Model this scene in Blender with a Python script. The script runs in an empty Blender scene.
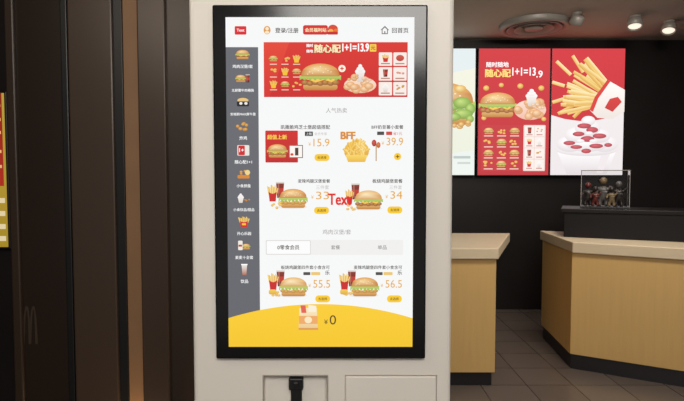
import bpy, bmesh, math, random
from mathutils import Vector, Matrix
random.seed(7)
S = bpy.context.scene
COL = S.collection
S.view_settings.view_transform = 'Standard'
F, CX, CY, TH = 517.0, 342.0, 200.5, math.radians(2.6)
CAM = Vector((0, 0, 1.35))

def ray(u, v):
    a, b = (u - CX) / F, -(v - CY) / F
    return Vector((a, math.cos(TH) + b * math.sin(TH), -math.sin(TH) + b * math.cos(TH)))
def PY(u, v, Y):
    d = ray(u, v); return CAM + d * (Y / d.y)
def PZ(u, v, Z):
    d = ray(u, v); return CAM + d * ((Z - CAM.z) / d.z)
def lin(h):
    if isinstance(h, str):
        h = h.lstrip('#'); h = [int(h[i:i + 2], 16) / 255 for i in (0, 2, 4)]
    return tuple(c / 12.92 if c <= .04045 else ((c + .055) / 1.055) ** 2.4 for c in h) + (1.0,)

# ------------------------------------------------------------ materials
def mat(name, col, rough=.5, metal=0, var=.12, scale=8, stretch=(1, 1, 1), spec=.5, bump=0):
    m = bpy.data.materials.new(name); m.use_nodes = True
    nt = m.node_tree; b = nt.nodes['Principled BSDF']
    c = lin(col)
    tc = nt.nodes.new('ShaderNodeTexCoord'); mp = nt.nodes.new('ShaderNodeMapping')
    mp.inputs['Scale'].default_value = stretch
    nz = nt.nodes.new('ShaderNodeTexNoise'); nz.inputs['Scale'].default_value = scale; nz.inputs['Detail'].default_value = 4
    rp = nt.nodes.new('ShaderNodeValToRGB')
    rp.color_ramp.elements[0].position = .3; rp.color_ramp.elements[1].position = .7
    rp.color_ramp.elements[0].color = tuple(x * (1 - var) for x in c[:3]) + (1,)
    rp.color_ramp.elements[1].color = tuple(min(1, x * (1 + var)) for x in c[:3]) + (1,)
    nt.links.new(tc.outputs['Object'], mp.inputs['Vector']); nt.links.new(mp.outputs['Vector'], nz.inputs['Vector'])
    nt.links.new(nz.outputs['Fac'], rp.inputs['Fac']); nt.links.new(rp.outputs['Color'], b.inputs['Base Color'])
    b.inputs['Roughness'].default_value = rough; b.inputs['Metallic'].default_value = metal
    b.inputs['Specular IOR Level'].default_value = spec
    if bump:
        bp = nt.nodes.new('ShaderNodeBump'); bp.inputs['Strength'].default_value = bump; bp.inputs['Distance'].default_value = .002
        nt.links.new(nz.outputs['Fac'], bp.inputs['Height']); nt.links.new(bp.outputs['Normal'], b.inputs['Normal'])
    return m
def emit_attr(name, strength):
    m = bpy.data.materials.new(name); m.use_nodes = True; nt = m.node_tree
    nt.nodes.remove(nt.nodes['Principled BSDF'])
    e = nt.nodes.new('ShaderNodeEmission'); a = nt.nodes.new('ShaderNodeVertexColor'); a.layer_name = 'Col'
    e.inputs['Strength'].default_value = strength
    nt.links.new(a.outputs['Color'], e.inputs['Color'])
    nt.links.new(e.outputs['Emission'], nt.nodes['Material Output'].inputs['Surface'])
    return m
def emit(name, col, strength):
    m = bpy.data.materials.new(name); m.use_nodes = True; nt = m.node_tree
    b = nt.nodes['Principled BSDF']; b.inputs['Base Color'].default_value = lin(col)
    b.inputs['Emission Color'].default_value = lin(col); b.inputs['Emission Strength'].default_value = strength
    return m
M_body = mat('cream_kiosk_paint', '#e3ddd3', .45, var=.02, scale=3)
M_groove = mat('panel_gap_shadow_grey', '#a39c92', .6, var=.03)
M_bezel = mat('black_glass_bezel', '#0c0c0e', .16, var=.05, spec=.4)
M_black = mat('black_plastic', '#121214', .4, var=.1)
M_wall = mat('near_black_wall_paint', '#1f1b1b', .45, var=.2, scale=2, spec=.3)
M_ceil = mat('grey_brown_ceiling', '#b8aea5', .8, var=.05, scale=2)
M_bronze = mat('dark_bronze_metal', '#45362b', .36, metal=.1, var=.04, scale=2, stretch=(3, 3, .3))
M_bronze2 = mat('darker_bronze_metal', '#372a21', .36, metal=.1, var=.04, scale=2, stretch=(3, 3, .3))
M_tan = mat('warm_tan_strip', '#8f6b4a', .6, var=.06, scale=6)
M_wood = mat('light_oak_laminate', '#cfa96a', .5, var=.03, scale=5, stretch=(9, 9, .6))
M_top = mat('warm_cream_solid_surface', '#d2c0a3', .5, var=.03, scale=12, spec=.35)
M_kick = mat('black_kick_plate', '#19161a', .4, var=.1)
M_slab = mat('black_stone_slab', '#141011', .42, var=.1, scale=20, spec=.25)
M_grey = mat('grey_lamp_metal', '#9a948d', .45, metal=.2, var=.06)
M_dgrey = mat('dark_grey_metal', '#4a4541', .5, metal=.3, var=.06)
M_glow = emit('lamp_glass', '#fff0dc', .9)
M_screen = emit_attr('kiosk_screen_light', 1.03)
M_menu = emit_attr('menu_screen_light', 1.08)
M_red = mat('red_toy_plastic', '#5e2520', .4); M_yel = mat('tan_toy_plastic', '#77654a', .4); M_brn = mat('dark_toy_plastic', '#2e2725', .4); M_gry = mat('grey_toy_plastic', '#5a5654', .4)
M_mreflect = mat('painted_m_reflection', '#3d3025', .5, var=.05)
M_glassd = mat('dark_tinted_glass', '#281e17', .3, var=.05, scale=2, stretch=(3, 3, .3), spec=.4)
# acrylic
M_acr = bpy.data.materials.new('clear_acrylic'); M_acr.use_nodes = True
nt = M_acr.node_tree; nt.nodes.remove(nt.nodes['Principled BSDF'])
mx = nt.nodes.new('ShaderNodeMixShader'); tr = nt.nodes.new('ShaderNodeBsdfTransparent'); gl = nt.nodes.new('ShaderNodeBsdfGlossy')
gl.inputs['Roughness'].default_value = .12; lw = nt.nodes.new('ShaderNodeLayerWeight'); lw.inputs['Blend'].default_value = .3
tr.inputs['Color'].default_value = (.92, .92, .92, 1)
nt.links.new(lw.outputs['Fresnel'], mx.inputs[0]); nt.links.new(tr.outputs[0], mx.inputs[1]); nt.links.new(gl.outputs[0], mx.inputs[2])
nt.links.new(mx.outputs[0], nt.nodes['Material Output'].inputs['Surface'])
M_edge = mat('acrylic_bright_edge', '#9a948d', .2, var=.05)
# floor tiles
M_floor = bpy.data.materials.new('brown_floor_tiles'); M_floor.use_nodes = True; nt = M_floor.node_tree; b = nt.nodes['Principled BSDF']
tc = nt.nodes.new('ShaderNodeTexCoord'); br = nt.nodes.new('ShaderNodeTexBrick'); br.offset = 0; br.squash = 1
br.inputs['Scale'].default_value = 1; br.inputs['Brick Width'].default_value = .3; br.inputs['Row Height'].default_value = .3
br.inputs['Mortar Size'].default_value = .005; br.inputs['Color1'].default_value = lin('#6a5f58'); br.inputs['Color2'].default_value = lin('#625750')
br.inputs['Mortar'].default_value = lin('#483f3a')
nt.links.new(tc.outputs['Object'], br.inputs['Vector']); nt.links.new(br.outputs['Color'], b.inputs['Base Color']); b.inputs['Roughness'].default_value = .25

# ------------------------------------------------------------ object helpers
def link(name, me, m, parent=None, smooth=False):
    o = bpy.data.objects.new(name, me); COL.objects.link(o)
    if m: me.materials.append(m)
    if parent: o.parent = parent
    if smooth:
        for p in me.polygons: p.use_smooth = True
    return o
def from_bm(name, bm, m, parent=None, smooth=False):
    bmesh.ops.recalc_face_normals(bm, faces=bm.faces)
    me = bpy.data.meshes.new(name); bm.to_mesh(me); bm.free()
    return link(name, me, m, parent, smooth)
def thing(name, label, cat, loc=(0, 0, 0), group=None, rz=0):
    o = bpy.data.objects.new(name, None); COL.objects.link(o); o.location = loc; o.rotation_euler.z = rz
    o.empty_display_size = .1; o['label'] = label; o['category'] = cat
    if group: o['group'] = group
    return o
def bx(bm, x0, x1, y0, y1, z0, z1, bev=0, seg=2):
    r = bmesh.ops.create_cube(bm, size=1)
    for v in r['verts']:
        v.co = Vector(((x0 + x1) / 2 + v.co.x * (x1 - x0), (y0 + y1) / 2 + v.co.y * (y1 - y0), (z0 + z1) / 2 + v.co.z * (z1 - z0)))
    if bev:
        es = list({e for v in r['verts'] for e in v.link_edges})
        bmesh.ops.bevel(bm, geom=es, offset=bev, segments=seg, affect='EDGES', profile=.5)
def box(name, x0, x1, y0, y1, z0, z1, m, parent=None, bev=0, off=(0, 0, 0)):
    bm = bmesh.new(); bx(bm, x0 - off[0], x1 - off[0], y0 - off[1], y1 - off[1], z0 - off[2], z1 - off[2], bev)
    return from_bm(name, bm, m, parent)
def prism_bm(bm, pts, z0, z1, bev=0):
    vs = [bm.verts.new((p[0], p[1], z0)) for p in pts]; f = bm.faces.new(vs)
    r = bmesh.ops.extrude_face_region(bm, geom=[f]); nv = [g for g in r['geom'] if isinstance(g, bmesh.types.BMVert)]
    for v in nv: v.co.z = z1
    if bev:
        es = list({e for v in vs + nv for e in v.link_edges})
        bmesh.ops.bevel(bm, geom=es, offset=bev, segments=2, affect='EDGES', profile=.5)
def prism(name, pts, z0, z1, m, parent=None, bev=0, off=(0, 0, 0)):
    bm = bmesh.new(); prism_bm(bm, [(p[0] - off[0], p[1] - off[1]) for p in pts], z0 - off[2], z1 - off[2], bev)
    return from_bm(name, bm, m, parent)
def lathe_bm(bm, prof, n=40, mtx=None):
    rings = []
    for r, z in prof:
        if r < 1e-6: rings.append([bm.verts.new((0, 0, z))])
        else: rings.append([bm.verts.new((r * math.cos(2 * math.pi * k / n), r * math.sin(2 * math.pi * k / n), z)) for k in range(n)])
    for a, c in zip(rings, rings[1:]):
        for k in range(n):
            k2 = (k + 1) % n
            if len(a) == 1 and len(c) == 1: continue
            if len(a) == 1: bm.faces.new((a[0], c[k], c[k2]))
            elif len(c) == 1: bm.faces.new((a[k], c[0], a[k2]))
            else: bm.faces.new((a[k], c[k], c[k2], a[k2]))
    if mtx is not None:
        for ring in rings:
            for v in ring: v.co = mtx @ v.co
def lathe(name, prof, m, parent=None, mtx=None, n=40):
    bm = bmesh.new(); lathe_bm(bm, prof, n, mtx)
    return from_bm(name, bm, m, parent, True)
def struct(o): o['kind'] = 'structure'; return o

# ------------------------------------------------------------ flat screen graphics
_tc = {}
def text_geo(s):
    if s in _tc: return _tc[s]
    cu = bpy.data.curves.new('t', 'FONT'); cu.body = s; cu.resolution_u = 3
    ob = bpy.data.objects.new('t', cu); COL.objects.link(ob)
    bpy.context.view_layer.update(); dg = bpy.context.evaluated_depsgraph_get()
    ev = ob.evaluated_get(dg); me = ev.to_mesh()
    V = [(v.co.x, v.co.y) for v in me.vertices]; P = [tuple(p.vertices) for p in me.polygons]
    ev.to_mesh_clear(); bpy.data.objects.remove(ob); bpy.data.curves.remove(cu)
    _tc[s] = (V, P); return V, P

class Flat:
    def __init__(self, fn, eps, wash=0): self.fn, self.eps, self.items, self.cur, self.wash = fn, eps, [], None, wash; self.parts = []
    def begin(self, name): self.cur = len(self.parts); self.parts.append(name)
    def add(self, V, P, cols):
        if not V: return
        bb = (min(p[0] for p in V), min(p[1] for p in V), max(p[0] for p in V), max(p[1] for p in V))
        L = 0
        for it in self.items:
            q = it[3]
            if bb[0] < q[2] and bb[2] > q[0] and bb[1] < q[3] and bb[3] > q[1]: L = max(L, it[4] + 1)
        self.items.append((V, P, cols, bb, L, self.cur))
    def poly(self, pts, col, col2=None):
        if col2:
            a, b = lin(col), lin(col2); v0 = min(p[1] for p in pts); v1 = max(p[1] for p in pts)
            cs = [tuple(a[i] + (b[i] - a[i]) * (p[1] - v0) / (v1 - v0) for i in range(4)) for p in pts]
        else: cs = [lin(col)] * len(pts)
        self.add(list(pts), [tuple(range(len(pts)))], cs)
    def multi(self, polys, col):
        V, P = [], []
        for p in polys: P.append(tuple(range(len(V), len(V) + len(p)))); V += p
        self.add(V, P, [lin(col)] * len(V))
    def blob(self, x, y, rx, ry, c0, c1, n=14, hx=-.25, hy=-.3):
        """shaded lump: bright spot near the top left, darker rim"""
        V = [(x + rx * hx, y + ry * hy)] + ellp(x, y, rx, ry, n)
        a, b = lin(c0), lin(c1)
        P = [(0, 1 + k, 1 + (k + 1) % n) for k in range(n)]
        cs = [a] + [tuple(b[i] * (1.12 - .24 * ((p[1] - y) / ry + 1) / 2) for i in range(3)) + (1,) for p in V[1:]]
        self.add(V, P, cs)
    def stick(self, x, y, l, w, a, c0, c1):
        """a bar with one lit and one shaded long side"""
        dx, dy, nx, ny = math.cos(a) * l / 2, math.sin(a) * l / 2, -math.sin(a) * w / 2, math.cos(a) * w / 2
        if ny < 0: nx, ny = -nx, -ny
        V = [(x - dx - nx, y - dy - ny), (x + dx - nx, y + dy - ny), (x + dx + nx, y + dy + ny), (x - dx + nx, y - dy + ny)]
        self.add(V, [(0, 1, 2, 3)], [lin(c0), lin(c0), lin(c1), lin(c1)])
    def rect(self, a, b, c, d, col, col2=None): self.poly([(a, b), (c, b), (c, d), (a, d)], col, col2)
    def rr(self, a, b, c, d, r, col, col2=None): self.poly(rrp(a, b, c, d, r), col, col2)
    def ell(self, x, y, rx, ry, col, col2=None, n=24): self.poly(ellp(x, y, rx, ry, n), col, col2)
    def text(self, s, u0, u1, vc, col, bold=0, h=None, ang=0):
        V, P = text_geo(s)
        if not V: return
        x0 = min(p[0] for p in V); x1 = max(p[0] for p in V); y0 = min(p[1] for p in V); y1 = max(p[1] for p in V)
        k = (u1 - u0) / (x1 - x0); ky = k if h is None else h / (y1 - y0)
        mu = (u0 + u1) / 2; W = []; PP = []
        sh = [(0, 0)] if not bold else [(-bold, -bold * .6), (bold, bold * .6), (-bold, bold * .6), (bold, -bold * .6)]
        for sx, sy in sh:
            o = len(W)
            for p in V:
                a, b = (p[0] + sx - (x0 + x1) / 2) * k, -(p[1] + sy - (y0 + y1) / 2) * ky
                W.append((mu + a * math.cos(ang) - b * math.sin(ang), vc + a * math.sin(ang) + b * math.cos(ang)))
            PP += [tuple(o + j for j in q) for q in P]
        self.add(W, PP, [lin(col)] * len(W))
    def build(self, m, parents):
        obs = []
        for i, name in enumerate(self.parts):
            V, P, C = [], [], []
            for it in self.items:
                if it[5] != i: continue
                o = len(V)
                for p in it[0]:
                    x, y, z = self.fn(p[0], p[1]); V.append((x, y - self.eps * it[4], z))
                C += it[2]
                P += [tuple(o + j for j in f) for f in it[1]]
            me = bpy.data.meshes.new(name); me.from_pydata(V, [], P)
            at = me.color_attributes.new('Col', 'FLOAT_COLOR', 'POINT')
            w = self.wash  # white mixed into every graphic colour to bake in the screens' bloom
            for k, c in enumerate(C): at.data[k].color = (c[0] * (1 - w) + w, c[1] * (1 - w) + w, c[2] * (1 - w) + w, 1)
            par = parents(i, obs)
            obs.append(link(name, me, m, par))
        return obs
def rrp(a, b, c, d, r):
    o = []
    for (x, y, t) in ((c - r, b + r, -90), (c - r, d - r, 0), (a + r, d - r, 90), (a + r, b + r, 180)):
        for k in range(5):
            q = math.radians(t + k * 22.5); o.append((x + r * math.cos(q), y + r * math.sin(q)))
    return o
def ellp(x, y, rx, ry, n=24): return [(x + rx * math.cos(2 * math.pi * k / n), y + ry * math.sin(2 * math.pi * k / n)) for k in range(n)]

# food pictures (all in picture units)
def burger(f, x, y, w, lettuce=True, tone=0, bun=0):
    h = w * .34; R = random.Random(int(x * 3 + y * 5))
    f.poly(rrp(x - w * .45, y + h * .5, x + w * .45, y + h * 1.02, h * .25), '#e6b670', '#bd7c34')
    if w > 15:
        for k in range(7):
            f.blob(x - w * .4 + w * .8 * k / 6, y + h * (.42 + .06 * (k % 2)), w * .1, h * .2, ('#d09550', '#e8b868')[tone], ('#95592a', '#c08438')[tone], 10)
    else: f.poly(rrp(x - w * .48, y + h * .16, x + w * .48, y + h * .58, h * .18), '#8a5026', '#a56a32')
    f.poly([(x - w * .45, y + h * .12), (x + w * .45, y + h * .12), (x + w * .3, y + h * .4), (x + w * .1, y + h * .22), (x - w * .12, y + h * .42), (x - w * .3, y + h * .22)], ('#f6c858', '#f8eacb')[tone])
    if lettuce:
        n = 16; d = .42 if tone else .26
        top = [(x - w * .54 + w * 1.08 * k / n, y - h * .12) for k in range(n + 1)]
        bot = [(x - w * .54 + w * 1.08 * k / n, y + h * ((.1 if k % 2 else d) + R.uniform(-.04, .08))) for k in range(n, -1, -1)]
        f.poly(top + bot, '#bdd46e', '#8bb148')
    n = 18; rim = [(x + w * .5 * math.cos(math.pi * k / n), y - h * .05 - h * 1.0 * math.sin(math.pi * k / n) ** .8) for k in range(n + 1)]
    a, c, d = [lin(q) for q in (('#f8dba2', '#dc9c4e', '#c07830'), ('#fbe8bc', '#e6b46c', '#d0944c'))[bun]]
    V = [(x - w * .12, y - h * .62)] + rim
    cs = [a] + [tuple(c[i] + (d[i] - c[i]) * (0 if 2 < k < n - 2 else .8) for i in range(4)) for k in range(n + 1)]
    f.add(V, [(0, 1 + k, 2 + k) for k in range(n)] + [(0, n + 1, 1)], cs)
    if w > 15 and not bun:
        f.multi([ellp(x + w * a, y - h * b, w * .018, w * .011, 8) for a, b in ((-.28, .4), (-.15, .65), (0, .8), (.14, .62), (.28, .4), (-.05, .5), (.08, .36), (-.2, .3), (.2, .5), (-.33, .22))], '#fbeccb')
def fries(f, x, y, w, h, box='#cf2027'):
    bars = []
    for k in range(9):
        t = (k - 4) / 4; a = x + t * w * .42; b = x + t * w * .58; top = y - h * (.5 - .1 * abs(t)) + (k % 3) * h * .06
        bars.append([(a - w * .05, y + h * .1), (b - w * .06, top), (b + w * .06, top), (a + w * .05, y + h * .1)])
    f.multi(bars[::2], '#f3d272'); f.multi(bars[1::2], '#e2b045')
    f.poly([(x - w * .46, y - h * .08)] + [(x - w * .46 + w * .92 * k / 8, y - h * .08 + h * .12 * math.sin(math.pi * k / 8)) for k in range(1, 8)] + [(x + w * .46, y - h * .08), (x + w * .34, y + h * .5), (x - w * .34, y + h * .5)], box)
def cola(f, x, y, w, h):
    f.poly([(x - w * .5, y - h * .42), (x + w * .5, y - h * .42), (x + w * .36, y + h * .5), (x - w * .36, y + h * .5)], '#8a3222', '#48201a')
    f.poly([(x - w * .46, y - h * .12), (x + w * .46, y - h * .12), (x + w * .41, y + h * .22), (x - w * .41, y + h * .22)], '#c0362c')
    f.poly([(x - w * .3, y - h * .4), (x - w * .12, y - h * .4), (x - w * .1, y + h * .45), (x - w * .22, y + h * .45)], '#b0695a')
    f.rect(x - w * .52, y - h * .5, x + w * .52, y - h * .41, '#d9cfc6')
def nuggets(f, x, y, w, n=5, c='#edbb66', c2='#bd7c2e'):
    R = random.Random(int(x * 7 + y))
    for k in range(n):
        f.blob(x + (R.random() - .5) * w, y + (R.random() - .5) * w * .6, w * R.uniform(.15, .21), w * R.uniform(.12, .16), c, c2, 10)
def sundae(f, x, y, w, h):
    f.poly([(x - w * .4, y), (x + w * .4, y), (x + w * .25, y + h * .5), (x - w * .25, y + h * .5)], '#f3ece6', '#d9cfc8')
    f.ell(x, y - h * .05, w * .46, h * .16, '#ffffff', '#e9e1dc'); f.ell(x, y - h * .18, w * .33, h * .14, '#ffffff', '#ece4df'); f.ell(x, y - h * .32, w * .18, h * .12, '#ffffff', '#eee6e1')

# ============================================================ ROOM
Yw = 5.22
ZC = PY(560, 40, Yw).z
struct(box('floor', -3.2, 4.6, -2.2, Yw + .1, -.1, 0, M_floor))
struct(box('ceiling', -3.2, 4.6, -2.2, Yw + .1, ZC, ZC + .1, M_ceil))
struct(box('wall_back', -3.2, 4.6, Yw, Yw + .1, 0, ZC, M_wall))
struct(box('wall_right', 4.6, 4.7, -2.2, Yw + .1, 0, ZC, M_wall))
struct(box('wall_left', -3.3, -3.2, -2.2, Yw + .1, 0, ZC, M_wall))
def px(u, Y): return PY(u, 200, Y).x
def post(name, u0, u1, y0, y1, m, bev=.006): return struct(box(name, px(u0, y0), px(u1, y0), y0, y1, 0, ZC, m, bev=bev))
post('trim_1', 139.5, 167, 2.12, 2.35, M_bronze)
post('trim_2', 167.3, 330, 2.14, 2.35, M_bronze2)
post('trim_3', 71, 115, 2.12, 2.35, M_bronze)
post('trim_4', 115.2, 125, 2.135, 2.35, M_black, .002)
post('tan_strip', 125.2, 140.5, 2.145, 2.35, M_tan, .002)
post('trim_6', 64, 70.6, 2.128, 2.30, M_black, .004)
post('trim_7', 9, 18, 2.12, 2.30, M_bronze2)
Yg = 2.135
d1 = struct(box('door_1', px(18, Yg), px(65, Yg), Yg, Yg + .03, 0, ZC, M_glassd))
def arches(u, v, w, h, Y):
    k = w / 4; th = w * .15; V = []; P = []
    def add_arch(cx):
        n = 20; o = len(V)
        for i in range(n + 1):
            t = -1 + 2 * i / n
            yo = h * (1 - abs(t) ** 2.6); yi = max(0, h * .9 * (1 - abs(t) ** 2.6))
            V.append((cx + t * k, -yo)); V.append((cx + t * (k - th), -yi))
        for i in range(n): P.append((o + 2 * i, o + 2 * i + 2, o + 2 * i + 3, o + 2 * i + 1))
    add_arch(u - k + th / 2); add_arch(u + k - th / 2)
    me = bpy.data.meshes.new('drawn_m_reflection'); me.from_pydata([tuple(PY(a, v + b, Y - .0006 - .0003 * (i > 41))) for i, (a, b) in enumerate(V)], [], P); return me
link('drawn_m_reflection', arches(30, 344, 19, 38, Yg), M_mreflect, d1)  # arches mirrored in the glass, drawn as a flat mesh
Yp = 2.6
po = thing('lightbox_poster', 'narrow lit poster in red and yellow at the far left behind the dark post', 'poster', (0, 0, 0))
x0, x1 = px(-50, Yp), px(7, Yp); z0, z1 = PY(4, 247, Yp).z, PY(4, 93, Yp).z
box('frame', x0 - .01, x1 + .01, Yp + .002, Yp + .04, z0 - .01, z1 + .01, M_black, po, .004)
fp = Flat(lambda u, v: (px(u, Yp), Yp, PY(4, v, Yp).z), .0004)
fp.begin('poster_face')
fp.rect(-50, 93, 7, 247, '#b3963c', '#a08428'); fp.rect(-50, 93, 4.5, 186, '#8a241c', '#a23022')
for v in (104, 118, 131, 150, 165): fp.rect(-8, v, 3, v + 3, '#d8b27a')
for v in (198, 211, 224, 236): fp.rect(-8, v, 5, v + 5, '#d9c8a0')
fp.build(M_menu, lambda i, o: po)
struct(box('wall_poster', x0 - .3, x1 + .03, Yp + .04, Yp + .1, 0, ZC, M_wall))

# ============================================================ KIOSK
Yf, Yd = 1.120, 1.104
k = PY(342 + 100, 182, Yd).x / 100
def KX(u): return (u - CX) * k
def KZ(v, Y=Yd): return PY(342, v, Y).z
kiosk = thing('self_order_kiosk', 'tall cream self-order kiosk with large portrait touchscreen in a black bezel', 'kiosk', (0, 0, 0))
bl, brt = PY(190.5, 182, Yf).x, PY(453, 182, Yf).x
bm = bmesh.new(); bx(bm, bl, brt, Yf, 1.30, .04, 1.86, .010, 3)
body = from_bm('body', bm, M_body, kiosk)
def BX(u): return PY(u, 388, Yf).x
def BZ(v): return PY(342, v, Yf).z
def cut(o, x0, x1, y0, y1, z0, z1, bev=0):
    b2 = bmesh.new(); bx(b2, x0, x1, y0, y1, z0, z1, bev)
    c = from_bm('cutter', b2, M_body)
    md = o.modifiers.new('b', 'BOOLEAN'); md.object = c; md.operation = 'DIFFERENCE'; md.solver = 'EXACT'
    bpy.context.view_layer.update(); dg = bpy.context.evaluated_depsgraph_get()
    me = bpy.data.meshes.new_from_object(o.evaluated_get(dg)); o.modifiers.clear(); o.data = me
    bpy.data.objects.remove(c)
rx0, rx1, rz1, rz0 = BX(264), BX(327), BZ(376), BZ(376) - .19
RD = .018
cut(body, rx0, rx1, Yf - .05, Yf + RD, rz0, rz1)
sx0, sx1, sz1, sz0 = BX(344.5), BX(437), BZ(375), BZ(375) - .24
cut(body, sx0, sx1, Yf - .05, Yf + .006, sz0, sz1)
box('base_plate', bl - .03, brt + .03, 1.05, 1.40, 0, .045, M_grey, kiosk, .008)
box('service_panel', sx0 + .0025, sx1 - .0025, Yf - .003, Yf + .006, sz0 + .0025, sz1 - .0025, M_body, kiosk, .002)
bm = bmesh.new()
for a in ((rx0 - .003, rx0, rz0 - .003, rz1 + .003), (rx1, rx1 + .003, rz0 - .003, rz1 + .003), (rx0, rx1, rz1, rz1 + .003), (rx0, rx1, rz0 - .003, rz0)):
    bx(bm, a[0], a[1], Yf - .002, Yf + .002, a[2], a[3], .001, 1)
from_bm('recess_rim', bm, M_groove, kiosk)
bm = bmesh.new()
c0 = (BX(289) + BX(303)) / 2
bx(bm, BX(288.5), BX(303), Yf + .002, Yf + RD + .001, BZ(391), BZ(379), .003)
bx(bm, BX(290.5), BX(301.5), Yf + .006, Yf + RD + .001, rz0 + .01, BZ(389), .002)
bx(bm, c0 - .006, c0 + .006, Yf - .003, Yf + .006, BZ(387), BZ(382), .002)
from_bm('card_reader', bm, M_black, kiosk)
bz = box('bezel', KX(213.6), KX(427), Yd + .002, Yf + .004, KZ(359.5), KZ(4), M_bezel, kiosk, .004)

f = Flat(lambda u, v: (KX(u), Yd + .0012, KZ(v)), .00008, .025)
f.begin('touchscreen')
f.rect(227, 17, 413.5, 347, '#f4f5f5')
f.begin('logo_tile')
f.rr(236, 26, 247.5, 34.5, 1, '#d8232a'); f.text('Text', 238, 245.5, 30, '#ffffff', .02)
f.begin('login_link')
f.ell(268, 30, 3.4, 4.2, '#dd9a4a'); f.ell(268, 28.6, 1.7, 1.7, '#fbe8c8'); f.ell(268, 32.2, 2.2, 1.4, '#fbe8c8')
f.text('登录/注册', 276, 299, 30.2, '#55504c', .02)
f.begin('member_badge')
f.rr(303.5, 25, 328, 34.5, 2, '#d02a25'); f.text('会员福利站', 305.5, 326.5, 29.8, '#fff0c0', .02)
f.ell(333, 29, 5, 4.5, '#d8442c'); f.ell(331, 31, 2.5, 2.2, '#f0b03c'); f.ell(336, 30.5, 2.2, 2, '#e8742c'); f.rr(327.5, 31.5, 338, 34.5, 1, '#c9231f')
f.begin('home_link')
f.poly([(380, 30), (384.3, 25.6), (388.6, 30), (387.4, 30), (387.4, 34), (381.2, 34), (381.2, 30)], '#7a7673'); f.poly([(382.1, 29.5), (384.3, 27.3), (386.5, 29.5), (386.5, 33.1), (382.1, 33.1)], '#f4f5f5'); f.rect(383.7, 31, 384.9, 33.1, '#7a7673')
f.text('回首页', 391.5, 407.5, 30.2, '#4f4b48', .015)
f.begin('category_sidebar')
f.rect(227, 47, 259, 325, '#66686e', '#626369')
names = ['鸡肉汉堡/套', '主厨霸牛肉桶装', '安格斯MAX厚牛堡', '炸鸡', '随心配1+1', '小食拼盘', '小食饮品/甜品', '开心乐园', '麦麦十全套', '饮品']
wid = [20, 22, 25, 7.5, 17, 14, 21, 14, 18, 7.5]
for i, n in enumerate(names):
    v = 54.5 + i * 23.9; w = wid[i]
    f.text(n, 243.5 - w / 2, 243.5 + w / 2, v + 11.8, '#f6f6f6', .018)
    x = 243.5
    if i == 0: burger(f, x, v, 13)
    elif i == 1: burger(f, x - 2, v, 10); cola(f, x + 5, v, 4, 8)
    elif i == 2: f.ell(x, v - 2, 5.5, 2.5, '#e9c27a'); f.rr(x - 6, v - 1, x + 6, v + 4, 1, '#1f1c1b'); f.ell(x - 2, v + 1, 1.6, 1.4, '#f0ece6'); f.ell(x + 3, v + 1, 1.6, 1.4, '#f0ece6')
    elif i == 3: nuggets(f, x, v, 11, 7)
    elif i == 4: f.rr(x - 6, v - 5, x + 6, v + 5.5, 1, '#e8e4de'); f.rr(x - 5, v - 4.5, x + 1.5, v + 5, .8, '#cf2027'); f.text('1+', x - 4, x + .5, v, '#ffffff', .02)
    elif i == 5: nuggets(f, x - 1, v - 1, 8, 4); f.rr(x - 6, v + 1, x + 6, v + 4.5, 1, '#d8862c'); f.ell(x + 4, v - 1.5, 2.6, 2.6, '#f0d38a')
    elif i == 6: sundae(f, x - 3, v, 7, 10); nuggets(f, x + 3, v + 1, 6, 3, '#d8862c')
    elif i == 7: fries(f, x, v, 9, 11); f.rect(x - 2, v + 1.5, x + 2, v + 3.5, '#f4c22c')
    elif i == 8: burger(f, x + 2, v + 1, 8); f.rr(x - 6, v - 5, x - 1.5, v + 4.5, .8, '#efe9df'); f.rect(x - 5.6, v - 1, x - 2, v + 1, '#c23a2c')
    else: f.poly([(x - 2.8, v - 5), (x + 2.8, v - 5), (x + 2, v + 5.5), (x - 2, v + 5.5)], '#e9e6e2', '#b0674a'); f.rect(x - 3.2, v - 5.6, x + 3.2, v - 4.4, '#ffffff')
f.begin('promo_banner')
f.rect(264.5, 42, 407, 97, '#d93228', '#ca2320')
f.poly([(264.5, 42), (290, 42), (270, 97), (264.5, 97)], '#e2432f', '#d42c24')
f.text('随时', 307, 313.3, 45.4, '#ffffff', .03); f.text('随地', 307, 313.3, 51, '#ffffff', .03)
f.text('随心配', 315, 340.5, 48.4, '#a01412', .09); f.text('随心配', 315, 340.5, 48.4, '#fff0bc', .035)
f.text('1+1=13.9', 342.5, 368.5, 47.4, '#ffffff', .04, h=7.6); f.rr(369.5, 44, 376, 51.5, .8, '#f3d24a'); f.text('元', 370.6, 375, 47.8, '#c21c1b', .03)
for r in range(3):
    for c in range(3):
        x, y = 274 + c * 11.5, 58.5 + r * 12.8
        if (r + c) % 3 == 0: burger(f, x, y, 8)
        elif (r + c) % 3 == 1: nuggets(f, x, y, 8, 4, '#f6d27a', '#e0a038')
        else: fries(f, x, y, 6, 8, '#f2c12c')
        f.rect(x - 3.5, y + 5.2, x + 3.5, y + 6.1, '#f3cfc0')
burger(f, 320.5, 77, 38)
f.ell(342, 68.5, 3.6, 3.6, '#fff3df'); f.text('+', 340.3, 343.7, 68.5, '#d32a22', .04)
f.ell(360, 85, 16, 8, '#f9e3d2', '#eec0a0')
nuggets(f, 357, 84, 24, 13, '#fbdcb4', '#dc9c60'); sundae(f, 360, 72.5, 11, 19); nuggets(f, 368, 80, 11, 6, '#fbe8d4', '#dfae86'); nuggets(f, 352, 78, 10, 4, '#f8d49c', '#d08c48')
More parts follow.
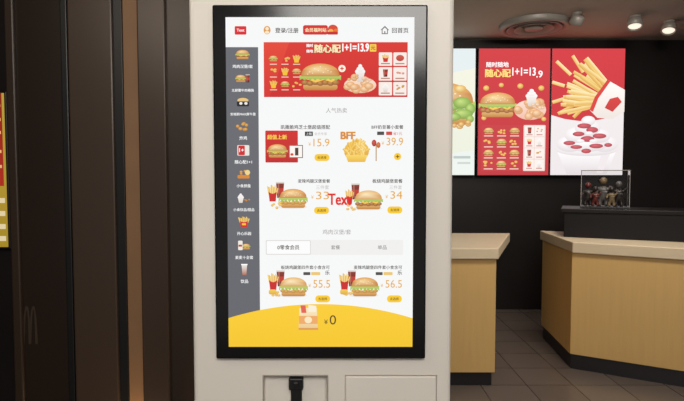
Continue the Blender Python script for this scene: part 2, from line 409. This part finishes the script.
for r in range(3):
    for c in range(2):
        a, b = 378.5 + c * 14.4, 52.3 + r * 14.8
        f.rr(a, b, a + 13.2, b + 13.4, .8, '#f7ebe4'); x, y = a + 6.6, b + 5.6
        q = r * 2 + c
        if q == 0: fries(f, x, y, 6, 8)
        elif q == 1: f.ell(x, y, 4, 3.2, '#d85a4a', '#b03a30')
        elif q == 2: cola(f, x, y, 5, 8)
        elif q == 3: nuggets(f, x, y, 7, 4, '#f0b8a8', '#c96a58')
        elif q == 4: sundae(f, x, y, 7, 9)
        else: nuggets(f, x, y, 7, 5)
        f.rect(a + 2, b + 10.6, a + 11, b + 11.8, '#b9806e')
f.begin('section_title'); f.text('人气热卖', 326, 347, 110.3, '#a7a4a2', .006)
def card(u, v, titles, price, kind, pill=True, tone=1, bun=0):
    f.begin('product_card')
    if kind == 'red':
        f.rr(265.5, v - 15.5, 298, v + 16.5, .8, '#cf2a24', '#bf2020'); f.text('超值上新', 267.5, 287, v - 9, '#ffd94f', .025)
        burger(f, 277.5, v + 5, 19)
        f.rect(289, v - 1, 303, v + 12, '#6a625e'); f.rect(289.8, v - .2, 302.2, v + 11.2, '#fbf4ee'); f.text('1', 295.6, 298, v + 5.6, '#4a3a34', .02, h=7.5); f.ell(292, v + 8.4, 1.6, 1.3, '#d8442c')
    elif kind == 'bff':
        R = random.Random(4)   # a compact golden heap of fries in a low tub
        f.ell(356.5, v + 5, 12.5, 10.5, '#f2c650', '#d89e34')
        for q in range(46):
            rr_ = math.sqrt(R.random()); a = 2 * math.pi * R.random(); x, y = 356.5 + 11.5 * rr_ * math.cos(a), v + 3.5 + 10.5 * rr_ * math.sin(a)
            c0, c1 = R.choice((('#fbdc7e', '#e3aa38'), ('#f9d468', '#dba02e'), ('#fde79c', '#ecba4c')))
            f.stick(x, y, R.uniform(4.5, 7), 2.1, R.choice((1, -1)) * R.uniform(.35, 1.4), c0, c1)
        f.poly([(345.5, v + 9), (367.5, v + 9), (365, v + 16), (348, v + 16)], '#f7d768', '#e8b440')
        f.text('BFF', 341, 355, v - 10.5, '#d98a22', .05, h=7)
        f.rect(375.6, v - 2, 376.6, v + 15, '#b9893f'); f.blob(374, v - 3, 2.4, 3.4, '#d85a4c', '#a82c22'); f.blob(378.4, v - 1, 2, 3, '#e08a50', '#c0502a')
    else:
        cola(f, u - 8, v - 6, 8, 16)
        if kind == 'meal2': fries(f, u - 14, v - 1, 7, 15, '#c9231f')
        else: fries(f, u - 15.5, v - 3, 9, 17, '#c9231f')
        f.ell(u + 4, v + 11, 15, 2.0, '#e9e7e4')
        burger(f, u + 5, v + 2.5, 27, True, tone, bun); nuggets(f, u - 12, v + 9.5, 9, 6, '#f9dc84', '#e2ab42')
        if kind == 'corn': f.rr(u - 20, v + 5, u - 12, v + 10, 2, '#f5cf5c', '#dba83c')
    for s, a, b, y in titles: f.text(s, a, b, y, '#55504d', .018)
    s, a, b, y = price
    f.text('¥', a - 5, a - 2.4, y + 1.6, '#e6ad45', .0); f.text(s, a, b, y, '#e6a838', .0, h=7.8)
    if pill: f.rr(b - 15, y + 11.5, b, y + 18.5, 3.3, '#f7c928'); f.text('去选择', b - 12, b - 3, y + 15, '#6e4b10', .015)
    else: f.ell(b - 5.5, y + 15, 3.6, 3.6, '#f7c928'); f.text('+', b - 7.2, b - 3.8, y + 15, '#6e4b10', .02)
card(282, 146, [('凯撒脆鸡芝士堡超值搭配', 281, 330, 127)], ('15.9', 313.5, 329.5, 142.5), 'red')
f.rr(305, 131.5, 313, 136, .5, '#2a2726'); f.text('上新', 306, 312, 133.8, '#ffffff'); f.text('会员专享', 314.5, 327, 133.8, '#b9b3ae')
card(360, 146, [('BFF奶昔薯小套餐', 371.5, 403, 127)], ('39.9', 386.5, 403, 141.5), 'bff', False)
f.rr(377, 131.5, 384, 135, .5, '#4a4644'); f.rr(386, 131.5, 392, 135, .5, '#d0443c'); f.text('省1元', 393, 402, 133.4, '#c9443a')
card(288, 196, [('麦辣鸡腿汉堡套餐', 298, 330, 181)], ('33', 316, 329, 195.5), 'meal')
f.text('三件套', 316, 329, 187.3, '#b9b3ae')
card(363.5, 197.5, [('板烧鸡腿堡套餐', 372.5, 402.5, 181)], ('34', 390.5, 402.5, 195), 'meal2', True, 0, 1)
f.text('三件套', 389.5, 402, 187.3, '#b9b3ae')
f.begin('section_title'); f.text('鸡肉汉堡/套', 322.5, 351, 232, '#a7a4a2', .006)
f.begin('tab_bar')
f.rr(265, 240, 403.5, 255, 1, '#eeedec'); f.rr(265.5, 240.4, 310.5, 254.6, 1, '#d4d2d0'); f.rr(266.1, 241, 309.9, 254, 1, '#f9f9f9')
f.text('0零食会员', 277, 299, 247.4, '#5b5653', .018); f.text('套餐', 331, 340, 247.4, '#8d8986', .01); f.text('单品', 378, 387, 247.4, '#8d8986', .01)
card(288, 284.5, [('板烧鸡腿堡四件套小食含可', 280.5, 329.5, 267.4), ('乐', 325, 329.5, 272.8)], ('55.5', 313, 330, 284), 'corn', True, 1, 1)
f.rr(303, 272.2, 310, 275.2, .4, '#4a4644'); f.rr(311, 272.2, 320, 275.2, .4, '#ecc468')
card(360, 284.5, [('麦辣鸡腿堡四件套小食含可', 354, 402.5, 267.4), ('乐', 398, 402.5, 272.8)], ('56.5', 386, 402.5, 284), 'corn')
f.rr(376, 272.2, 383, 275.2, .4, '#4a4644'); f.rr(384, 272.2, 393, 275.2, .4, '#ecc468')
f.begin('red_caption'); f.text('Text', 328.5, 351, 199.3, '#e0221c', .03, h=11)
f.begin('cart_bar')
top = [(227 + 186.5 * i / 40, 304.2 + 14 * ((227 + 186.5 * i / 40 - 320) / 93) ** 2) for i in range(41)]
f.poly(top + [(413.5, 347), (227, 347)], '#f8cc2c', '#f3c41f')
f.poly([(299, 308), (316.5, 308), (317.5, 329), (298, 329)], '#f7e6c0', '#ecc98e'); f.rect(298.5, 316, 317.3, 324, '#eda864'); f.ell(307.8, 320, 3.8, 3.4, '#f9e6c0'); f.poly([(300, 305.5), (305, 305.5), (306, 313), (301, 313)], '#e0604e'); f.poly([(308, 305), (316, 306), (315.5, 312), (308, 312)], '#f8eed8')
f.rect(298, 328, 317.8, 330, '#dd9a50')
f.text('¥', 324, 327.5, 322, '#5d4614', .01); f.text('0', 329.5, 336, 320, '#4f3b12', .0, h=9.5)
f.build(M_screen, lambda i, obs: kiosk if i == 0 else obs[0])

# ============================================================ MENU BOARDS
Ym = 5.14
km = PY(442, 110, Ym).x / 100
def menu(label, u0, u1, v0, v1, draw):
    t = thing('menu_board', label, 'menu screen', (0, 0, 0), 'lit portrait menu screens on the back wall')
    xa, xb = (u0 - CX) * km, (u1 - CX) * km; za, zb = PY(342, v1, Ym).z, PY(342, v0, Ym).z
    box('housing', xa - .004, xb + .004, Ym + .004, Yw + .002, za - .004, zb + .004, M_black, t, .003)
    g = Flat(lambda u, v: ((u - CX) * km, Ym + .003, PY(342, v, Ym).z), .0005, .04)
    g.begin('screen'); draw(g)
    g.build(M_menu, lambda i, o: t if i == 0 else o[0])
def d1_(g):
    g.rect(404, 48.5, 475, 175, '#dfe8ea', '#e9efe9')
    g.begin('menu_picture')
    g.poly([(404, 82), (475, 68), (475, 150), (404, 160)], '#efeedd', '#e6ead8')
    burger(g, 443, 104, 60, True, 1)
    for (x, y, rx, ry) in ((452, 106, 8, 5), (462, 103, 9, 6), (470, 109, 5, 6), (463, 114, 10, 5), (454, 117, 7, 4), (470, 119, 4, 4)): g.blob(x, y, rx, ry, '#c6dc7c', '#7ba53e', 12)
    nuggets(g, 461, 124, 17, 6, '#f6d890', '#c98c38'); g.blob(460, 89, 6, 4, '#fbe6a8', '#dca540')
    g.text('新品', 440, 452, 60, '#8fa3ad', .02); g.rect(454, 156, 471, 158.5, '#b9c4c0'); g.rect(458, 162, 471, 164, '#c9d1cd')
def d2_(g):
    g.rect(478.5, 48.5, 549.5, 175, '#d02a32', '#bd202a')
    g.begin('headline')
    g.text('随时随地', 486, 508, 64.5, '#ffffff', .025); g.text('随心配', 485, 510, 73, '#ffdf7a', .04)
    g.text('1+1=13', 512, 535, 71.5, '#ffffff', .025, h=8); g.text('.9', 536, 542, 74, '#ffffff', .02)
    g.begin('menu_picture')
    for (x, y, w) in ((486, 88, 6), (501, 85, 5), (520, 86, 6), (541, 88, 6), (484, 118, 5), (544, 119, 5)): g.blob(x, y, w * .5, w * .45, '#fbe08a', '#d89a34')
    burger(g, 497.5, 105, 35)
    g.ell(530, 110, 16, 10, '#f7dccf', '#edb8a2'); nuggets(g, 529, 109, 26, 14, '#fbdcb4', '#d89a60'); sundae(g, 531, 97, 13, 18); nuggets(g, 537, 105, 11, 6, '#fbe8d4', '#dfae86')
    g.begin('price_list')
    g.rr(482, 125, 522.5, 171, 1, '#c42e34'); g.rr(524, 125, 546, 171, 1, '#ecd6d0')
    for r in range(4):
        for c in range(3):
            x, y = 489 + c * 13, 131 + r * 11
            (burger(g, x, y, 9) if (r + c) % 2 == 0 else nuggets(g, x, y, 8, 5, '#f6d27a', '#e0a038')); g.rect(x - 4.5, y + 4.4, x + 4.5, y + 5.4, '#f3d0c4')
    for r in range(4):
        y = 131 + r * 11.2; g.rr(525.2, y - 5, 534.6, y + 5.2, .6, '#f8ece6'); g.rr(535.4, y - 5, 544.8, y + 5.2, .6, '#f8ece6')
        (fries(g, 530, y - .8, 4.5, 6) if r % 2 else cola(g, 530, y - .8, 4, 6.5)); (nuggets(g, 540, y - 1, 5, 4) if r % 2 == 0 else sundae(g, 540, y - .5, 5, 7)); g.rect(527, y + 3.2, 533, y + 4.2, '#c98a80'); g.rect(537, y + 3.2, 543, y + 4.2, '#c98a80')
def d3_(g):
    g.rect(551.5, 48.5, 624, 175, '#f2ebeb', '#e9e2e4')
    g.begin('menu_picture')
    edge = [(624, 112), (612, 117), (598, 120), (580, 121), (565, 119), (551.5, 115)]
    g.poly([(551.5, 48.5), (624, 48.5)] + edge, '#d2262f', '#ca222c')
    R = random.Random(33)
    pal = (('#fbe5a4', '#e0ab48'), ('#f6d680', '#d49a3a'), ('#fdecb8', '#e8b856'))
    for (x, y, a, l) in ((563, 68, .75, 20), (577, 64, 1.0, 20), (558, 84, .3, 13), (560, 100, -.3, 16), (567, 109, -.5, 20), (580, 111, -.8, 18), (574, 96, -.1, 22)):
        g.stick(x, y, l, 3.4, a, *R.choice(pal))
    for q in range(36):   # fries spilling out of a tilted carton to the left
        t = R.random(); bx_, by_ = 606 - 14 * t, 82 + 25 * t
        a = math.radians(203 + (t - .5) * -56 + R.uniform(-12, 12)); l = R.uniform(22, 38)
        g.stick(bx_ + math.cos(a) * l * .42, by_ + math.sin(a) * l * .42, l, 3.4, a, *R.choice(pal))
    g.poly([(589, 110), (594, 97), (606, 80), (623.8, 90), (623.8, 112), (612, 119), (597, 118)], '#fdf8f3', '#eadfd9')
    g.poly([(589, 110), (594, 97), (606, 80), (609, 81.8), (597.5, 98.5), (592.5, 112)], '#d8342e')
    g.poly([(604, 108), (609, 99), (617, 97), (621, 102), (612, 112)], '#d8342e', '#c42a2a')
    g.begin('dessert_picture')
    # a wide white cup of soft ice cream under loose red sauce
    g.poly([(557, 149), (618, 149), (608, 174), (568, 174)], '#fdfbfb', '#ded5d8')
    g.poly([(603, 151), (612, 151), (604, 173), (598, 173)], '#ece4e6')
    wb = lambda x, y, rx, ry: g.blob(x, y, rx, ry, '#ffffff', '#e9e1e3', 22)
    rb = lambda x, y, rx, ry: g.blob(x, y, rx, ry, '#d8606a', '#b03c48', 18)
    for (x, y, rx, ry) in ((587.5, 150, 31, 6), (571, 144, 14, 8), (605, 144, 14, 8), (588, 143, 22, 9), (578, 135, 13, 8), (599, 136, 12, 7), (588, 128, 13, 8), (588, 121, 7, 5)): wb(x, y, rx, ry)
    for (x, y, rx, ry) in ((584, 126, 7, 2.6), (592, 130, 6, 3), (579, 134, 6, 2.4), (600, 136, 7, 2.6), (588, 139, 7, 3), (570, 143, 6, 2.2), (577, 147, 6, 2), (597, 146, 7, 2.4), (609, 145, 4, 2), (587, 151, 5, 2.4)): rb(x, y, rx, ry)
    for (x, y, rx, ry) in ((589, 133.5, 4, 2), (594, 141, 4, 1.8), (581, 141, 4, 1.8)): wb(x, y, rx, ry)
menu('menu screen half hidden behind the kiosk showing a burger on white', 404, 475.5, 48, 175.5, d1_)
menu('red menu screen with burger and Chinese headline, between the two other screens', 478, 550, 48, 175.5, d2_)
menu('menu screen with french fries above a white ice cream sundae', 551, 624.5, 48, 175.5, d3_)

# ============================================================ COUNTERS
ct = .90
t = thing('service_counter', 'short wooden counter with cream top just right of the kiosk', 'counter', (.5, 3.7, 0)); O = t.location
A = (.985, 3.28); B = (1.215, 4.08)
prism('body', [(-.25, 3.28), A, B, (-.25, 4.08)], .09, ct - .07, M_wood, t, .003, O)
prism('kick_plate', [(-.22, 3.30), (.97, 3.30), (1.19, 4.06), (-.22, 4.06)], 0, .09, M_kick, t, 0, O)
prism('worktop', [(-.28, 3.25), (.99, 3.25), (1.35, 4.14), (-.28, 4.14)], ct - .07, ct, M_top, t, .006, O)

t = thing('service_counter', 'wide wooden counter with cream top carrying a black slab and clear display case', 'counter', (2.3, 3.7, 0)); O = t.location
dc = Vector((.872, -.49)); nc = Vector((.49, .872))
A = Vector((1.595, 3.56)); C = Vector((1.665, 4.33)); B = A + dc * 1.9; D = B + nc * .9
prism('body', [A + Vector((.012, .03)), B + Vector((0, .03)), D, C + Vector((.015, -.02))], .105, ct - .075, M_wood, t, .003, O)
prism('kick_plate', [A + Vector((.02, .036)), B + Vector((0, .04)), D, C + Vector((.025, -.04))], 0, .105, M_kick, t, 0, O)
prism('worktop', [A, B, D + Vector((0, .02)), C], ct - .075, ct, M_top, t, .006, O)
dv = Vector((.91, -.415)); nv = Vector((.415, .91))
A2 = Vector((1.655, 3.87)); B2 = A2 + dv * 1.45; zt = 1.115
t = thing('counter_plinth', 'long black raised slab lying on the cream top of the right counter', 'plinth', (2.2, 3.8, ct)); O = t.location
off = nv * .42
prism('body', [A2 + dv * .01 + nv * .01, B2, B2 + off, A2 + off + dv * .01], ct, zt - .03, M_slab, t, .003, O)
prism('top_slab', [A2 - dv * .012 - nv * .012, B2, B2 + off, A2 + off - dv * .012], zt - .03, zt, M_slab, t, .004, O)
# acrylic case
ang = math.atan2(dv.y, dv.x)
pc = A2 + dv * .285 + nv * .20
t = thing('display_case', 'clear acrylic display case of small toys on the black slab', 'display case', (pc.x, pc.y, zt), None, ang)
w, dp, h = .165, .10, .285
box('base', -w, w, -dp, dp, 0, .014, M_black, t, .002)
bm = bmesh.new(); bx(bm, -w + .004, w - .004, -dp + .004, dp - .004, .014, h)
# open towards the customers: back, right side and lid only
bmesh.ops.delete(bm, geom=[fc for fc in bm.faces if fc.calc_center_median().z < .02 or fc.calc_center_median().y < -dp + .01 or fc.calc_center_median().x < -w + .01], context='FACES')
from_bm('cover', bm, M_acr, t)
bm = bmesh.new(); e = .0020
for sx in (-1, 1):
    for sy in (-1, 1): bx(bm, sx * (w - .004) - e, sx * (w - .004) + e, sy * (dp - .004) - e, sy * (dp - .004) + e, .014, h)
for sy in (-1, 1): bx(bm, -w, w, sy * (dp - .004) - e, sy * (dp - .004) + e, h - e, h + e)
for sx in (-1, 1): bx(bm, sx * (w - .004) - e, sx * (w - .004) + e, -dp, dp, h - e, h + e)
from_bm('cover_edges', bm, M_edge, t)
rot = Matrix.Rotation(ang, 4, 'Z')
toys = [(-.112, .02, .18, M_brn, M_red, 'dark toy figurine with red head at the left end inside the clear display case'),
        (-.062, -.03, .15, M_red, M_brn, 'short red toy figurine second from left inside the clear display case'),
        (-.008, .02, .22, M_gry, M_yel, 'tallest toy figurine, grey with tan head, in the middle of the clear display case'),
        (.048, -.03, .15, M_yel, M_brn, 'tan toy figurine with dark head inside the clear display case'),
        (.098, .02, .19, M_brn, M_gry, 'dark toy figurine with grey head at the right end inside the clear display case')]
def figure(q, hh, m, m2):
    J = {'p': (0, 0, .42), 'c': (0, 0, .66), 'n': (0, 0, .76), 'l': (-.10, 0, .22), 'lf': (-.11, -.02, .05), 'r': (.10, 0, .22), 'rf': (.11, -.02, .05),
         'a': (-.17, 0, .62), 'ah': (-.24, -.07, .44), 'b': (.17, 0, .62), 'bh': (.25, -.06, .76)}
    names = list(J); E = [('p', 'c'), ('c', 'n'), ('p', 'l'), ('l', 'lf'), ('p', 'r'), ('r', 'rf'), ('c', 'a'), ('a', 'ah'), ('c', 'b'), ('b', 'bh')]
    me = bpy.data.meshes.new('body'); me.from_pydata([tuple(hh * c for c in J[n]) for n in names], [(names.index(a), names.index(b)) for a, b in E], [])
    o = bpy.data.objects.new('body', me); COL.objects.link(o)
    o.modifiers.new('s', 'SKIN'); rad = {'p': .12, 'c': .13, 'n': .07, 'l': .075, 'lf': .085, 'r': .075, 'rf': .085, 'a': .065, 'ah': .055, 'b': .065, 'bh': .055}
    for i, n in enumerate(names): me.skin_vertices[0].data[i].radius = (rad[n] * hh, rad[n] * hh); me.skin_vertices[0].data[i].use_root = (n == 'p')
    ss = o.modifiers.new('u', 'SUBSURF'); ss.levels = 1
    bpy.context.view_layer.update(); dg = bpy.context.evaluated_depsgraph_get()
    m3 = bpy.data.meshes.new_from_object(o.evaluated_get(dg)); bpy.data.objects.remove(o)
    m3.materials.clear(); zmin = min(v.co.z for v in m3.vertices)
    for v in m3.vertices: v.co.z -= zmin
    m3.name = 'body'; link('body', m3, m, q, True)
    lathe('head', [(0, hh * .74)] + [(hh * .125 * math.sin(math.pi * i / 8), hh * .74 + (hh * .26) * (1 - math.cos(math.pi * i / 8)) / 2) for i in range(1, 8)] + [(0, hh)], m2, q, n=16)
for x, y, hh, m, m2, lb in toys:
    p = rot @ Vector((x, y, 0)) + Vector((pc.x, pc.y, zt + .0145))
    q = thing('toy_figurine', lb, 'toy', p, 'toys in the display case', ang)
    figure(q, hh, m, m2)

# ============================================================ CEILING FIXTURES
p = PZ(534, 24, ZC)
t = thing('ceiling_diffuser', 'large round grey ceiling air diffuser with concentric rings', 'air vent', (p.x, p.y, ZC))
R0 = .30
lathe('outer_ring', [(R0 * .80, -.005), (R0 * .84, -.045), (R0 * .95, -.05), (R0, -.03), (R0 * 1.0, 0)], M_grey, t)
for k_ in (.62, .40): lathe('louver_ring', [(R0 * k_, -.005), (R0 * (k_ + .14), -.05), (R0 * (k_ + .17), -.05), (R0 * (k_ + .03), -.005)], M_grey, t)
lathe('centre_disc', [(0, -.055), (R0 * .25, -.05), (R0 * .28, -.035), (R0 * .2, 0)], M_grey, t)
lathe('backing', [(0, -.003), (R0 * .9, -.003)], M_dgrey, t)
def spot(u, v, r, label, tilt, yaw):
    p = PZ(u, v - 5, ZC)
    t = thing('ceiling_spotlight', label, 'spotlight', (p.x, p.y, ZC), 'ceiling spotlights above the counters')
    lathe('mount', [(0, 0), (r * .8, 0), (r * .8, -.012), (r * .25, -.016), (r * .25, -.03), (0, -.03)], M_grey, t, n=24)
    mt = Matrix.Translation((0, 0, -.03 - r * .5)) @ Matrix.Rotation(yaw, 4, 'Z') @ Matrix.Rotation(tilt, 4, 'X')
    lathe('lamp_head', [(0, r * .8), (r * .7, r * .8), (r * .95, r * .5), (r, -r * .6), (r * .88, -r * .6), (r * .82, -r * .3), (0, -r * .3)], M_grey, t, mt, 28)
    lathe('lens', [(0, -r * .4), (r * .8, -r * .4)], M_glow, t, mt, 24)
spot(577, 18, .055, 'grey ceiling spotlight nearest the round air diffuser', math.radians(35), math.radians(20))
spot(635, 21, .062, 'grey ceiling spotlight between the diffuser and the far right spotlight', math.radians(-20), math.radians(-30))
spot(669, 26, .06, 'rightmost grey ceiling spotlight near the back wall', math.radians(-25), math.radians(-40))

# ============================================================ LIGHT
def area(name, loc, target, size, power, col=(1, .94, .86)):
    l = bpy.data.lights.new(name, 'AREA'); l.size = size; l.energy = power; l.color = col
    o = bpy.data.objects.new(name, l); COL.objects.link(o); o.location = loc
    o.rotation_euler = (Vector(target) - Vector(loc)).to_track_quat('-Z', 'Y').to_euler(); return o
area('front_light', (.2, -.9, 2.6), (0, 1.1, 1.1), 1.2, 62, (1, .96, .91))
area('left_light', (-1.3, .3, 2.62), (-1.2, 2.1, 1.0), .6, 10, (1, .88, .74))
area('counter_light', (1.5, 2.0, 2.62), (1.5, 3.6, .5), .7, 46, (1, .93, .83))
area('back_light', (2.0, 3.7, 2.66), (2.0, 3.8, 0), .6, 15)
l = bpy.data.lights.new('slit_light', 'POINT'); l.energy = 2.2; l.color = (1, .66, .36); l.shadow_soft_size = .02
o = bpy.data.objects.new('slit_light', l); COL.objects.link(o); o.location = (px(132, 2.1), 2.085, .22)
W = bpy.data.worlds.new('World'); S.world = W; W.use_nodes = True
W.node_tree.nodes['Background'].inputs[0].default_value = (1, .95, .89, 1); W.node_tree.nodes['Background'].inputs[1].default_value = .38
# ============================================================ CAMERA
cd = bpy.data.cameras.new('Camera'); cd.sensor_width = 36; cd.lens = F / 684 * 36; cd.clip_start = .02
co = bpy.data.objects.new('Camera', cd); COL.objects.link(co); co.location = CAM; co.rotation_euler = (math.pi / 2 - TH, 0, 0)
S.camera = co
